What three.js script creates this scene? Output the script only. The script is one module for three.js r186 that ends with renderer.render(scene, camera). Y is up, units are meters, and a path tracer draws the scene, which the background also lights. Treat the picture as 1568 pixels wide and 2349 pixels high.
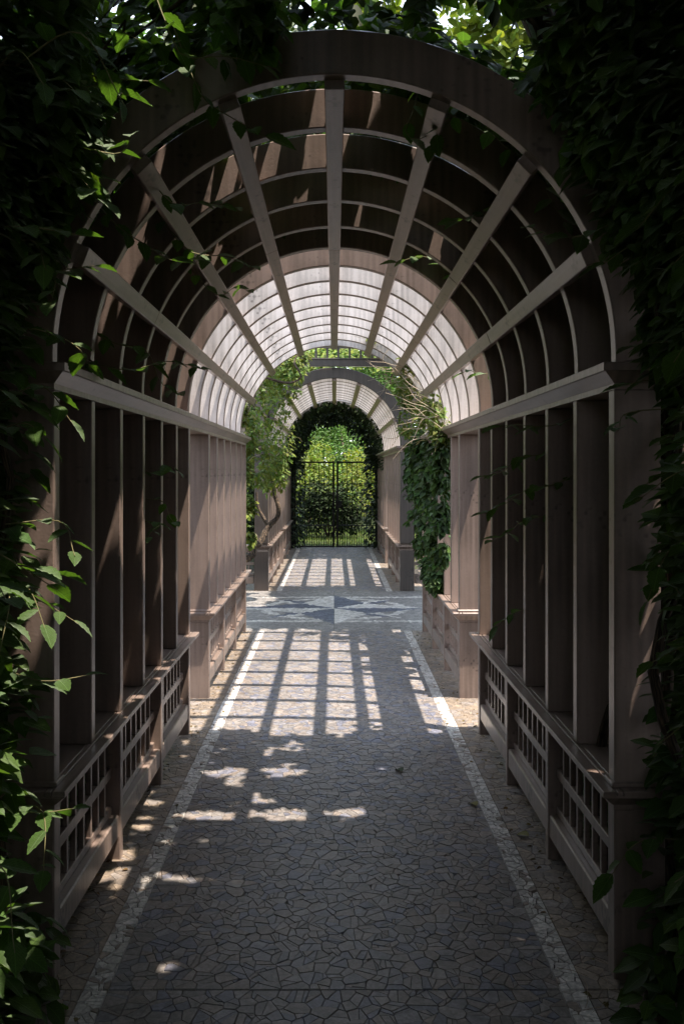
import * as THREE from 'three';
import { mergeGeometries } from 'three/addons/utils/BufferGeometryUtils.js';
import { ConvexGeometry } from 'three/addons/geometries/ConvexGeometry.js';

// ---------------------------------------------------------------- camera, sky, sun, exposure
const scene = new THREE.Scene();
const EYE = 1.7, D0 = 3.06;                       // eye height, distance to the first arch
const camera = new THREE.PerspectiveCamera(58.16, 683 / 1024, 0.05, 400);
camera.position.set(0, EYE, 0);
camera.lookAt(0, EYE, -10);
camera.setViewOffset(683, 1024, 7.8, 40.9, 683, 1024);
camera.updateProjectionMatrix();
scene.add(camera);

const SUN = new THREE.Vector3(0.276, 1, 0.13);     // towards the sun; shadows fall to -0.27 x, -0.13 z per metre of height
const sun = new THREE.DirectionalLight(new THREE.Color(1.0, 0.91, 0.79), 4.5);
sun.position.copy(SUN).multiplyScalar(40); sun.target.position.set(0, 0, -10);
sun.position.add(sun.target.position);
sun.castShadow = true; sun.shadow.mapSize.set(4096, 4096);
Object.assign(sun.shadow.camera, { left: -16, right: 16, top: 18, bottom: -26, near: 1, far: 90 });
scene.add(sun, sun.target);

{ // a clear, slightly hazy summer sky
  const W = 256, H = 128, data = new Float32Array(W * H * 4);
  for (let j = 0; j < H; j++) for (let i = 0; i < W; i++) {
    const el = ((j + 0.5) / H - 0.5) * Math.PI, s = Math.max(0, Math.sin(el)), h = Math.exp(-s * 3.2), k = (j * W + i) * 4;
    const r = 0.62 + 0.80 * h, g = 0.76 + 0.70 * h, b = 1.0 + 0.50 * h, f = el < 0 ? 0.35 : 1.0;
    data[k] = r * f; data[k + 1] = g * f; data[k + 2] = b * f; data[k + 3] = 1;
  }
  const sky = new THREE.DataTexture(data, W, H, THREE.RGBAFormat, THREE.FloatType);
  sky.mapping = THREE.EquirectangularReflectionMapping; sky.magFilter = sky.minFilter = THREE.LinearFilter; sky.needsUpdate = true;
  scene.background = sky; scene.environment = sky;
}
const renderer = new THREE.WebGLRenderer({ antialias: true });
renderer.setSize(683, 1024);
renderer.toneMapping = THREE.LinearToneMapping;
renderer.toneMappingExposure = 2.7;
renderer.shadowMap.enabled = true;

// ---------------------------------------------------------------- helpers
function RNG(seed) { let a = seed >>> 0; return () => { a = (a + 0x6D2B79F5) >>> 0; let t = a; t = Math.imul(t ^ (t >>> 15), t | 1); t ^= t + Math.imul(t ^ (t >>> 7), t | 61); return ((t ^ (t >>> 14)) >>> 0) / 4294967296; }; }
const rnd = RNG(20240717);
const R = (a, b, f = rnd) => a + (b - a) * f();
function hash3(x, y, z) { let h = Math.imul(x, 374761393) ^ Math.imul(y, 668265263) ^ Math.imul(z, 2147483647 - 1274126177); h = Math.imul(h ^ (h >>> 13), 1274126177); return ((h ^ (h >>> 16)) >>> 0) / 4294967296; }
function noise(x, y, z) {
  const X = Math.floor(x), Y = Math.floor(y), Z = Math.floor(z), s = t => t * t * (3 - 2 * t), u = s(x - X), v = s(y - Y), w = s(z - Z), m = (a, b, t) => a + (b - a) * t;
  const c = (i, j, k) => hash3(X + i, Y + j, Z + k);
  return m(m(m(c(0, 0, 0), c(1, 0, 0), u), m(c(0, 1, 0), c(1, 1, 0), u), v), m(m(c(0, 0, 1), c(1, 0, 1), u), m(c(0, 1, 1), c(1, 1, 1), u), v), w);
}
const names = {};
function numbered(n) { const k = names[n] = (names[n] ?? -1) + 1; return k ? `${n}_${String(k).padStart(3, '0')}` : n; }
function thing(name, label, category, group, at = [0, 0, 0]) {
  const o = new THREE.Group(); o.name = numbered(name); o.position.set(...at); o.userData = { label, category };
  if (group) o.userData.group = group;
  scene.add(o); return o;
}
function part(name, geo, mat, parent, label) {
  const m = new THREE.Mesh(geo, mat); m.name = name; m.castShadow = m.receiveShadow = true; parent.add(m);
  if (label) m.userData.label = label;
  return m;
}
function struct(name, geo, mat) { const m = part(numbered(name), geo, mat, scene); m.userData = { kind: 'structure' }; return m; }
// where a sight line meets the plane at so many D0 from the eye (layout measured on a sheet 1568 wide, horizon at 1082)
const U = EYE / 1174;
const at = (px, py, r) => new THREE.Vector3((px - 766) * U * r, EYE - (py - 1082) * U * r, -D0 * r);

function flat(geo) { // unshared vertices, flat normals, uv in metres by the face's main axis
  const g = geo.index ? geo.toNonIndexed() : geo; g.computeVertexNormals();
  const p = g.attributes.position, n = g.attributes.normal, uv = new Float32Array(p.count * 2);
  for (let i = 0; i < p.count; i++) {
    const a = Math.abs(n.getX(i)), b = Math.abs(n.getY(i)), c = Math.abs(n.getZ(i));
    const [u, v] = a > b && a > c ? [p.getZ(i), p.getY(i)] : b > c ? [p.getX(i), p.getZ(i)] : [p.getX(i), p.getY(i)];
    uv[2 * i] = u; uv[2 * i + 1] = v;
  }
  g.setAttribute('uv', new THREE.BufferAttribute(uv, 2));
  for (const k of Object.keys(g.attributes)) if (!['position', 'normal', 'uv', 'color'].includes(k)) g.deleteAttribute(k);
  return g;
}
function box(x0, x1, y0, y1, z0, z1, c = 0.004) { // chamfered board
  const pts = [];
  for (const X of [[x0, 1], [x1, -1]]) for (const Y of [[y0, 1], [y1, -1]]) for (const Z of [[z0, 1], [z1, -1]]) for (let k = 0; k < 3; k++)
    pts.push(new THREE.Vector3(X[0] + (k !== 0 ? X[1] * c : 0), Y[0] + (k !== 1 ? Y[1] * c : 0), Z[0] + (k !== 2 ? Z[1] * c : 0)));
  return flat(new ConvexGeometry(pts));
}
function stack(x0, x1, z0, z1, levels) { // mitred moulding: rectangles of growing outset, one above the other
  const pos = [], ring = ([y, d]) => [[x0 - d, y, z1 + d], [x1 + d, y, z1 + d], [x1 + d, y, z0 - d], [x0 - d, y, z0 - d]];
  const quad = (a, b, c, d) => pos.push(...a, ...b, ...c, ...a, ...c, ...d);
  for (let i = 0; i + 1 < levels.length; i++) { const a = ring(levels[i]), b = ring(levels[i + 1]); for (let k = 0; k < 4; k++) quad(a[k], a[(k + 1) % 4], b[(k + 1) % 4], b[k]); }
  const a = ring(levels[0]), b = ring(levels[levels.length - 1]); quad(a[3], a[2], a[1], a[0]); quad(...b);
  const g = new THREE.BufferGeometry(); g.setAttribute('position', new THREE.Float32BufferAttribute(pos, 3)); return flat(g);
}
function tube(points, r0, r1, seg = 24, sides = 6, wob = 0) { // tapered stem along points
  const c = new THREE.CatmullRomCurve3(points), g = new THREE.TubeGeometry(c, seg, 1, sides, false), p = g.attributes.position;
  for (let i = 0; i <= seg; i++) { const ctr = c.getPointAt(i / seg), r = r0 + (r1 - r0) * i / seg;
    for (let j = 0; j <= sides; j++) { const k = i * (sides + 1) + j, w = r * (1 + wob * (noise(i * 0.7, (j % sides) * 1.3, 5) - 0.5)); p.setXYZ(k, ctr.x + (p.getX(k) - ctr.x) * w, ctr.y + (p.getY(k) - ctr.y) * w, ctr.z + (p.getZ(k) - ctr.z) * w); } }
  g.computeVertexNormals(); return g;
}

// ---------------------------------------------------------------- materials
function noiseTexture(n, fn, srgb) {
  const d = new Uint8Array(n * n * 4);
  for (let j = 0; j < n; j++) for (let i = 0; i < n; i++) { const v = fn(i / n, j / n), k = (j * n + i) * 4; for (let c = 0; c < 3; c++) d[k + c] = Math.max(0, Math.min(255, 255 * (Array.isArray(v) ? v[c] : v))); d[k + 3] = 255; }
  const t = new THREE.DataTexture(d, n, n); t.wrapS = t.wrapT = THREE.RepeatWrapping; t.magFilter = THREE.LinearFilter; t.minFilter = THREE.LinearMipmapLinearFilter; t.generateMipmaps = true;
  if (srgb) t.colorSpace = THREE.SRGBColorSpace; t.needsUpdate = true; return t;
}
function wrapNoise(u, v, f, s) { // noise that repeats every f cells
  const x = u * f, y = v * f, X = Math.floor(x), Y = Math.floor(y), q = t => t * t * (3 - 2 * t), a = q(x - X), b = q(y - Y), h = (i, j) => hash3(((X + i) % f + f) % f, ((Y + j) % f + f) % f, s);
  return (h(0, 0) * (1 - a) + h(1, 0) * a) * (1 - b) + (h(0, 1) * (1 - a) + h(1, 1) * a) * b;
}
const paintBump = noiseTexture(256, (u, v) => 0.5 * wrapNoise(u, v, 110, 1) + 0.3 * wrapNoise(u, v, 60, 2) + 0.2 * wrapNoise(u, v, 14, 3)); paintBump.repeat.set(2.5, 2.5);
const paintTone = noiseTexture(512, (u, v) => {
  let t = 0.93 + 0.05 * (wrapNoise(u, v, 6, 4) - 0.5) + 0.05 * (wrapNoise(u, v, 24, 5) - 0.5) + 0.04 * (wrapNoise(u, v, 120, 6) - 0.5);
  { const g2 = (f1, f2, sd) => { const x = u * f1, y = v * f2, X = Math.floor(x), Y = Math.floor(y), q = w => w * w * (3 - 2 * w), a = q(x - X), b = q(y - Y), h = (i, j) => hash3((X + i) % f1, (Y + j) % f2, sd); return (h(0, 0) * (1 - a) + h(1, 0) * a) * (1 - b) + (h(0, 1) * (1 - a) + h(1, 1) * a) * b; }; t += 0.18 * (g2(64, 3, 41) - 0.5) + 0.08 * (g2(150, 6, 42) - 0.5) + 0.10 * (g2(9, 4, 43) - 0.5); }
  const dirt = Math.max(0, wrapNoise(u, v, 9, 7) * 0.6 + wrapNoise(u, v, 70, 8) * 0.5 - 0.85) * 1.9; t -= Math.min(0.22, dirt);
  return [t, t * 0.995, t * 0.985];
}, true); paintTone.repeat.set(0.8, 0.8);
const paint = (r, g, b) => new THREE.MeshPhysicalMaterial({ color: new THREE.Color(r, g, b), roughness: 0.4, clearcoat: 0.55, clearcoatRoughness: 0.26, map: paintTone, bumpMap: paintBump, bumpScale: 0.0004 });
const M = {};
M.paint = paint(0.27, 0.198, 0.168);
M.pale = paint(0.63, 0.57, 0.54);                   // rib faces in the open bays: sunlight painted in as paler colour
M.umber = paint(0.06, 0.044, 0.038);                  // crossing frame and first far rib: shade painted in as darker brown
M.iron = new THREE.MeshStandardMaterial({ color: new THREE.Color(0.012, 0.012, 0.013), roughness: 0.55, metalness: 0.3 });
const stoneTone = noiseTexture(512, (u, v) => { const t = 0.86 + 0.16 * (wrapNoise(u, v, 30, 11) - 0.5) + 0.2 * (wrapNoise(u, v, 90, 12) - 0.5) + 0.12 * (wrapNoise(u, v, 200, 13) - 0.5); return [t, t, t]; }, true); stoneTone.repeat.set(1.3, 1.3);
const stoneBump = noiseTexture(256, (u, v) => 0.5 * wrapNoise(u, v, 40, 15) + 0.5 * wrapNoise(u, v, 110, 16)); stoneBump.repeat.set(2.2, 2.2);
M.stone = new THREE.MeshStandardMaterial({ vertexColors: true, roughness: 0.45, map: stoneTone, bumpMap: stoneBump, bumpScale: 0.0008 });
M.grout = new THREE.MeshStandardMaterial({ color: new THREE.Color(0.062, 0.054, 0.047), roughness: 1, map: stoneTone });
const soilTone = noiseTexture(512, (u, v) => { const t = 0.6 + 0.5 * (wrapNoise(u, v, 12, 21) - 0.5) + 0.5 * (wrapNoise(u, v, 60, 22) - 0.5) + 0.3 * (wrapNoise(u, v, 170, 23) - 0.5); return [t, t * 0.95, t * 0.85]; }, true);
M.soil = new THREE.MeshStandardMaterial({ color: new THREE.Color(0.10, 0.075, 0.05), roughness: 1, map: soilTone });
M.lawn = new THREE.MeshStandardMaterial({ color: new THREE.Color(0.10, 0.15, 0.03), roughness: 1, map: soilTone });
const barkTone = noiseTexture(256, (u, v) => { const t = 0.55 + 0.6 * (wrapNoise(u, v, 40, 31) - 0.5) + 0.4 * (wrapNoise(u, v, 9, 32) - 0.5); return [t, t * 0.93, t * 0.86]; }, true); barkTone.repeat.set(3, 1);
M.bark = new THREE.MeshStandardMaterial({ color: new THREE.Color(0.22, 0.17, 0.13), roughness: 0.95, map: barkTone, bumpMap: barkTone, bumpScale: 0.004 });
M.twig = new THREE.MeshStandardMaterial({ color: new THREE.Color(0.16, 0.14, 0.06), roughness: 0.8 });
M.dryTwig = new THREE.MeshStandardMaterial({ color: new THREE.Color(0.42, 0.33, 0.24), roughness: 0.9 });
const leafTone = (() => { // paler midrib and side veins
  const W = 128, H = 256, d = new Uint8Array(W * H * 4);
  for (let j = 0; j < H; j++) for (let i = 0; i < W; i++) {
    const u = i / W - 0.5, v = j / H, a = Math.abs(u); let t = 0.80 + 0.1 * (noise(i * 0.13, j * 0.13, 3) - 0.5);
    const s = ((v - a * 0.9) * 9) % 1, vein = Math.max(0, 1 - Math.abs((s < 0 ? s + 1 : s) - 0.5) * 9); t += 0.16 * vein; t -= 0.05 * Math.max(0, 1 - Math.abs((s < 0 ? s + 1 : s) - 0.72) * 5);
    if (a < 0.016) t += 0.2; const k = (j * W + i) * 4; d[k] = 255 * Math.min(1, t * 1.02); d[k + 1] = 255 * Math.min(1, t); d[k + 2] = 255 * Math.min(1, t * 0.9); d[k + 3] = 255; }
  const x = new THREE.DataTexture(d, W, H); x.colorSpace = THREE.SRGBColorSpace; x.magFilter = THREE.LinearFilter; x.needsUpdate = true; return x;
})();
const leafMat = (r, g, b, tr = 0.35, coat = 0.25) => new THREE.MeshPhysicalMaterial({ color: new THREE.Color(r, g, b), roughness: 0.95, specularIntensity: 0.4, clearcoat: coat, clearcoatRoughness: 0.42, map: leafTone, side: THREE.DoubleSide, transmission: tr, thickness: 0, bumpMap: leafTone, bumpScale: 0.0015 });
M.hornbeam = leafMat(0.09, 0.205, 0.018, 0.58, 0.3);
M.core = new THREE.MeshStandardMaterial({ color: new THREE.Color(0.030, 0.046, 0.016), roughness: 0.8, side: THREE.DoubleSide });   // inner leaves, darkened and opaque to paint in deep shade
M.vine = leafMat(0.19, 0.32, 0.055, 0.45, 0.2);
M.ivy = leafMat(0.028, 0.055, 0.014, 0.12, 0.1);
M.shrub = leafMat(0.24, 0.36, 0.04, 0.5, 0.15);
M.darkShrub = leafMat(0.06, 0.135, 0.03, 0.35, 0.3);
M.tree = leafMat(0.12, 0.27, 0.04, 0.45, 0.15);
M.dry = leafMat(0.38, 0.36, 0.18, 0.2, 0.1);
M.blade = new THREE.MeshStandardMaterial({ color: new THREE.Color(0.11, 0.17, 0.03), roughness: 0.8, side: THREE.DoubleSide });

// ---------------------------------------------------------------- leaves
function leafGeo(len, wid, rows, fold, droop, serr, tip = 1.6) { // base at the origin, grows along +y, face to +z
  const pos = [], uv = [], idx = [];
  for (let i = 0; i <= rows; i++) {
    const t = i / rows, w = wid * 0.5 * Math.pow(Math.sin(Math.PI * Math.pow(t, 0.8)), 0.8) * (1 - 0.25 * Math.pow(t, tip * 2)) * (i && i < rows ? 1 + serr * (i % 2 ? 1 : -1) : 0) + (i === 0 ? 0.001 : 0);
    const y = len * t, z = -droop * len * t * t;
    for (const s of [-1, 0, 1]) { pos.push(s * w, y - (s && i % 2 ? 0 : serr * len * 0.12 * Math.abs(s)), z + Math.abs(s) * w * fold + (s ? 0.012 * len * Math.sin(i * 2.1 + s) : 0)); uv.push(0.5 + s * 0.5 * Math.min(1, w / (wid * 0.5)), t); }
    if (i) { const a = (i - 1) * 3; idx.push(a, a + 1, a + 4, a, a + 4, a + 3, a + 1, a + 2, a + 5, a + 1, a + 5, a + 4); }
  }
  const g = new THREE.BufferGeometry(); g.setAttribute('position', new THREE.Float32BufferAttribute(pos, 3)); g.setAttribute('uv', new THREE.Float32BufferAttribute(uv, 2)); g.setIndex(idx); g.computeVertexNormals(); return g;
}
const LEAF = {
  near: [leafGeo(0.095, 0.056, 13, 0.28, 0.12, 0.07), leafGeo(0.085, 0.054, 11, 0.2, 0.2, 0.08), leafGeo(0.105, 0.058, 15, 0.35, 0.06, 0.06)],
  mass: [leafGeo(0.095, 0.058, 6, 0.25, 0.12, 0.06), leafGeo(0.085, 0.055, 5, 0.2, 0.25, 0.05)],
  vine: [leafGeo(0.065, 0.036, 5, 0.3, 0.25, 0.03), leafGeo(0.055, 0.034, 5, 0.2, 0.35, 0.02)],
  small: [leafGeo(0.06, 0.034, 3, 0.25, 0.2, 0)],
  long: [leafGeo(0.13, 0.032, 4, 0.3, 0.3, 0)],
};
const Q = new THREE.Quaternion(), E = new THREE.Euler(), Mx = new THREE.Matrix4(), V = new THREE.Vector3(), S = new THREE.Vector3();
function leafTurn(out, tilt, f, lean = 0) { // grows towards `out`, face to the sky, hanging a little
  const dir = new THREE.Vector3(out.x + R(-tilt, tilt, f), out.y + R(-tilt, tilt, f) * 0.7, out.z + R(-tilt, tilt, f)).normalize();
  const up = new THREE.Vector3(R(-tilt, tilt, f) + lean * out.x, 1, R(-tilt, tilt, f) + lean * out.z), x = new THREE.Vector3().crossVectors(dir, up).normalize(), z = new THREE.Vector3().crossVectors(x, dir);
  return Q.setFromRotationMatrix(Mx.makeBasis(x, dir, z));
}
// a mass of leaves: sample(f) gives {p, out} or null
function foliage(name, parent, sample, count, kinds, mat, seed, { tilt = 0.7, s0 = 0.75, s1 = 1.2, tone = 0.35, warm = 0, lean = 0.7 } = {}) {
  const f = RNG(seed), list = kinds.map(() => []);
  for (let n = 0, tries = 0; n < count && tries < count * 12; tries++) {
    const s = sample(f); if (!s) continue; n++;
    const q = leafTurn(s.out, tilt, f, lean).clone(), k = R(s0, s1, f), t = 1 - tone + 2 * tone * f() * (0.6 + 0.8 * noise(s.p.x * 2.2, s.p.y * 2.2, s.p.z * 2.2));
    list[Math.floor(f() * kinds.length)].push([s.p, q, k, t, R(-0.15, 0.25 + warm, f)]);
  }
  list.forEach((l, i) => {
    if (!l.length) return;
    const m = new THREE.InstancedMesh(kinds[i], mat, l.length); m.name = name; m.castShadow = m.receiveShadow = true;
    l.forEach(([p, q, k, t, w], j) => { m.setMatrixAt(j, new THREE.Matrix4().compose(p, q, S.set(k, k, k))); m.setColorAt(j, new THREE.Color(t * (1 + w), t, t * (1 - w * 0.5))); });
    m.userData.kind = 'stuff'; parent.add(m);
  });
}
function shoot(parent, pts, nLeaf, mat, seed, { kinds = LEAF.near, s = 1, r = 0.0025, tilt = 0.5 } = {}) { // a twig with single leaves, alternate on both sides
  const f = RNG(seed), c = new THREE.CatmullRomCurve3(pts), t = part('twig', tube(pts, r, r * 0.5, 12, 5), M.twig, parent);
  for (let i = 0; i < nLeaf; i++) {
    const u = (i + 0.6) / nLeaf, p = c.getPointAt(Math.min(1, u)), d = c.getTangentAt(Math.min(1, u)), side = new THREE.Vector3(-d.z, 0, d.x).normalize().multiplyScalar(i % 2 ? 1 : -1);
    const out = i === nLeaf - 1 ? d.clone() : d.clone().multiplyScalar(0.6).add(side.multiplyScalar(0.9)).add(new THREE.Vector3(0, -0.25, 0));
    const m = part('leaf', kinds[Math.floor(f() * kinds.length)], mat, t); m.position.copy(p); m.quaternion.copy(leafTurn(out.normalize(), tilt * 0.6, f)); const k = s * R(0.7, 1.1, f); m.scale.set(k, k, k);
  }
  return t;
}

// ---------------------------------------------------------------- ground
{
  const g = new THREE.PlaneGeometry(240, 240); g.rotateX(-Math.PI / 2); g.translate(0, -0.012, -60);
  const uv = g.attributes.uv; for (let i = 0; i < uv.count; i++) uv.setXY(i, uv.getX(i) * 160, uv.getY(i) * 160);
  struct('ground', g, M.soil);
}
const XS = 0.736, XT = 0.819, XO = 1.3, Z1 = -D0 * 3.19, Z2 = -D0 * 4.24, ZG = -D0 * 6.6, ZJ = -D0 + 0.06;
const ZC = -D0 * 3.715;                                                     // middle of the star
{
  const bed = new THREE.PlaneGeometry(7, 21.2); bed.rotateX(-Math.PI / 2); bed.translate(0, -0.004, -10.1);
  const uv = bed.attributes.uv; for (let i = 0; i < uv.count; i++) uv.setXY(i, uv.getX(i) * 5, uv.getY(i) * 15);
  const path = struct('path', bed, M.grout);
  const f = RNG(77), single = [], rest = [];
  const clip = (poly, nx, nz, c) => { const o = []; for (let i = 0; i < poly.length; i++) { const a = poly[i], b = poly[(i + 1) % poly.length], da = a[0] * nx + a[1] * nz - c, db = b[0] * nx + b[1] * nz - c; if (da <= 0) o.push(a); if (da * db < 0) { const t = da / (da - db); o.push([a[0] + (b[0] - a[0]) * t, a[1] + (b[1] - a[1]) * t]); } } return o; };
  const pick = (pal, n) => { const c = pal[Math.floor(f() * pal.length)], k = R(0.78, 1.16, f) * n * (c[0] > 0.35 ? 1.5 : 1.55); return [c[0] * k * 1.06, c[1] * k * 1.005, c[2] * k * 0.98]; };
  const slate = [[0.175, 0.163, 0.155], [0.158, 0.158, 0.172], [0.188, 0.163, 0.145], [0.165, 0.150, 0.142], [0.122, 0.128, 0.162], [0.182, 0.172, 0.165]];
  const brown = [[0.19, 0.155, 0.12], [0.17, 0.145, 0.122], [0.215, 0.175, 0.135], [0.18, 0.162, 0.148]];
  const white = [[0.49, 0.48, 0.46], [0.48, 0.47, 0.45], [0.50, 0.49, 0.475], [0.44, 0.425, 0.40]], whiteMix = [...white, ...white, ...white, [0.2, 0.17, 0.14], [0.26, 0.22, 0.19]];
  const blue = [[0.075, 0.09, 0.13], [0.088, 0.102, 0.145], [0.068, 0.08, 0.12]], grey = [[0.19, 0.185, 0.18], [0.17, 0.166, 0.166], [0.21, 0.203, 0.195]];
  function star(x, z) { // compass star: eight rays, one half of each dark; a pale frame round it
    const dx = x, dz = -(z - ZC), r = Math.hypot(dx, dz), a = (Math.atan2(dx, dz) / (Math.PI / 4) + 16) % 8, i = Math.round(a) % 8, main = i % 2 === 0, th = (a - Math.round(a)) * Math.PI / 4;
    const inside = (len, waist, wa, t, rr) => { const px = rr * Math.cos(t), py = Math.abs(rr * Math.sin(t)), wx = waist * Math.cos(wa), wy = waist * Math.sin(wa); return px <= wx ? py <= px * wy / wx + 1e-6 : px <= len && py <= wy * (len - px) / (len - wx); };
    const j = Math.round(a / 2) * 2, tm = (a - j) * Math.PI / 4;
    if (inside(1.17, 0.57, Math.PI / 4, tm, r)) return tm > 0 ? blue : white;
    if (!main && inside(1.12, 0.66, 0.2, th, r)) return th > 0 ? blue : white;
    if (Math.max(Math.abs(dz), 0) > 0.93 && Math.abs(dz) < 1.03 && Math.abs(dx) < 1.9) return white;
    if (r > 0.80 && r < 0.90) return white;
    return grey;
  }
  function field(x0, x1, z0, z1, a, gap, palette, mirror) {
    const nx = Math.max(1, Math.round((x1 - x0) / a)), nz = Math.max(1, Math.round((z1 - z0) / a)), ax = (x1 - x0) / nx, az = (z1 - z0) / nz, seeds = [];
    for (let j = 0; j < nz; j++) for (let i = 0; i < nx; i++) seeds.push([x0 + (i + R(-0.08, 1.08, f)) * ax, z0 + (j + R(-0.08, 1.08, f)) * az, R(-0.22, 0.22, f) * a * a]);
    if (mirror) for (let j = 0; j < nz; j++) for (let i = 0; i < nx / 2; i++) { const s = seeds[j * nx + i]; seeds[j * nx + nx - 1 - i] = [-s[0], s[1], s[2]]; }
    for (let j = 0; j < nz; j++) for (let i = 0; i < nx; i++) {
      const s = seeds[j * nx + i]; let p = [[x0 + gap / 2, z0 + gap / 2], [x1 - gap / 2, z0 + gap / 2], [x1 - gap / 2, z1 - gap / 2], [x0 + gap / 2, z1 - gap / 2]];
      for (let b = -2; b <= 2 && p.length; b++) for (let c = -2; c <= 2 && p.length; c++) { if (!b && !c) continue; const J = j + b, I = i + c; if (J < 0 || I < 0 || J >= nz || I >= nx) continue; const o = seeds[J * nx + I], dx = o[0] - s[0], dz = o[1] - s[1], L = Math.hypot(dx, dz) || 1e-6; const m = (o[0] * o[0] + o[1] * o[1] - o[2] - s[0] * s[0] - s[1] * s[1] + s[2]) / 2 / L; p = clip(p, dx / L, dz / L, m - gap / 2); }
      const mean = q => q.reduce((m, w) => [m[0] + w[0] / q.length, m[1] + w[1] / q.length], [0, 0]);
      let bits = [p];
      for (let cut = 0; cut < 2; cut++) bits = bits.flatMap(q => { if (q.length < 3 || f() > (cut ? 0.16 : 0.62)) return [q]; const c = mean(q), t = R(0, Math.PI, f), n = [Math.cos(t), Math.sin(t)], m = c[0] * n[0] + c[1] * n[1] + R(-0.25, 0.25, f) * a * 0.6; return [clip(q, n[0], n[1], m - gap * 0.42), clip(q, -n[0], -n[1], -m - gap * 0.42)]; });
      bits.forEach(lay);
      function lay(p) {
      let area = 0, cx = 0, cz = 0; for (let k = 0; k < p.length; k++) { const A = p[k], B = p[(k + 1) % p.length]; area += A[0] * B[1] - B[0] * A[1]; cx += A[0] / p.length; cz += A[1] / p.length; }
      if (p.length < 3 || Math.abs(area) / 2 < 0.00012) return;
      const col = pick(typeof palette === 'function' ? palette(cx, cz) : palette, 0.86 + 0.28 * noise(cx * 1.7, cz * 1.7, 9)), top = 0.006 + R(0, 0.0028, f), tx = R(-0.016, 0.016, f), tz = R(-0.016, 0.016, f);
      const pos = [], nor = [], c = [], uvs = [], h = (x, z) => top + (x - cx) * tx + (z - cz) * tz, put = (x, y, z, n) => { pos.push(x, y, z); nor.push(...n); c.push(...col); uvs.push(x + cx * 3.1, z + y * 2); };
      const n = [-tx, 1, -tz], q = p.map(([x, z]) => { const L = Math.hypot(x - cx, z - cz), k = Math.max(0.6, 1 - 0.0011 / L); return [cx + (x - cx) * k, cz + (z - cz) * k]; });
      for (let k = 1; k + 1 < q.length; k++) for (const w of [q[0], q[k + 1], q[k]]) put(w[0], h(...w) + 0.0012, w[1], n);
      for (let k = 0; k < p.length; k++) { const A = p[k], B = p[(k + 1) % p.length], a2 = q[k], b2 = q[(k + 1) % p.length], e = [B[1] - A[1], 0.35, A[0] - B[0]], L = Math.hypot(e[0], e[2]) || 1, m = [e[0] / L, 0.6, e[2] / L];
        for (const [w, y] of [[A, -0.004], [b2, h(...b2) + 0.0012], [B, -0.004], [A, -0.004], [a2, h(...a2) + 0.0012], [b2, h(...b2) + 0.0012]]) put(w[0], y, w[1], m); }
      const g = new THREE.BufferGeometry(); g.setAttribute('position', new THREE.Float32BufferAttribute(pos, 3)); g.setAttribute('normal', new THREE.Float32BufferAttribute(nor, 3)); g.setAttribute('color', new THREE.Float32BufferAttribute(c, 3)); g.setAttribute('uv', new THREE.Float32BufferAttribute(uvs, 2));
      const dist = -cz, seen = cz < -2.86 && Math.abs(cx) < 0.45 * dist && Math.abs(cx) < 0.93;
      (seen ? single : rest).push([Math.abs(area) / (dist * dist * dist), g]);
      }
    }
  }
  for (const [z0, z1] of [[-1.6, 0.4], [ZJ, -1.605], [Z1, ZJ - 0.006], [ZG - 0.1, Z2]].map(p => p[0] < p[1] ? p : [p[1], p[0]])) {
    field(-XS, XS, z0, z1, z1 > -4 ? 0.05 : 0.056, 0.0022, slate);
    for (const s of [-1, 1]) {
      const lo = (a, b) => s < 0 ? [-b, -a] : [a, b];
      field(...lo(XS, XT), z0, z1, 0.034, 0.0042, whiteMix); field(...lo(XT, XO), z0, z1, 0.056, 0.0022, brown);
    }
  }
  field(-3.2, 3.2, Z2, Z1, 0.055, 0.003, star, true);
  single.sort((a, b) => b[0] - a[0]);
  for (const [, g] of single.slice(0, 300)) part('stone', g, M.stone, path);
  const m = part('stone_field', mergeGeometries([...single.slice(300), ...rest].map(s => s[1])), M.stone, path); m.userData.kind = 'stuff';
}

// ---------------------------------------------------------------- the arched pergolas
const STEP = 0.155 * D0, TH = 0.055, RI = 0.935, RO = 1.085, YC = 2.085, zk = k => -k * STEP;      // own axes: first arch at z = 0
function ribGeo() {
  const s = new THREE.Shape(); s.moveTo(RO, 2.058 - YC); s.absarc(0, 0, RO, 0, Math.PI, false); s.lineTo(-RO, 2.058 - YC); s.lineTo(-RI, 2.058 - YC); s.lineTo(-RI, 0); s.absarc(0, 0, RI, Math.PI, 0, true); s.lineTo(RI, 2.058 - YC); s.closePath();
  const g = new THREE.ExtrudeGeometry(s, { depth: TH - 0.008, bevelEnabled: true, bevelSize: 0.004, bevelThickness: 0.004, bevelOffset: -0.004, bevelSegments: 1, curveSegments: 56 });
  g.translate(0, YC, -TH + 0.004); const gr = g.groups.map(q => ({ ...q })), o = flat(g); o.clearGroups(); gr.forEach(q => o.addGroup(q.start, q.count, q.materialIndex)); return o;
}
const RIB = ribGeo();
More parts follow.
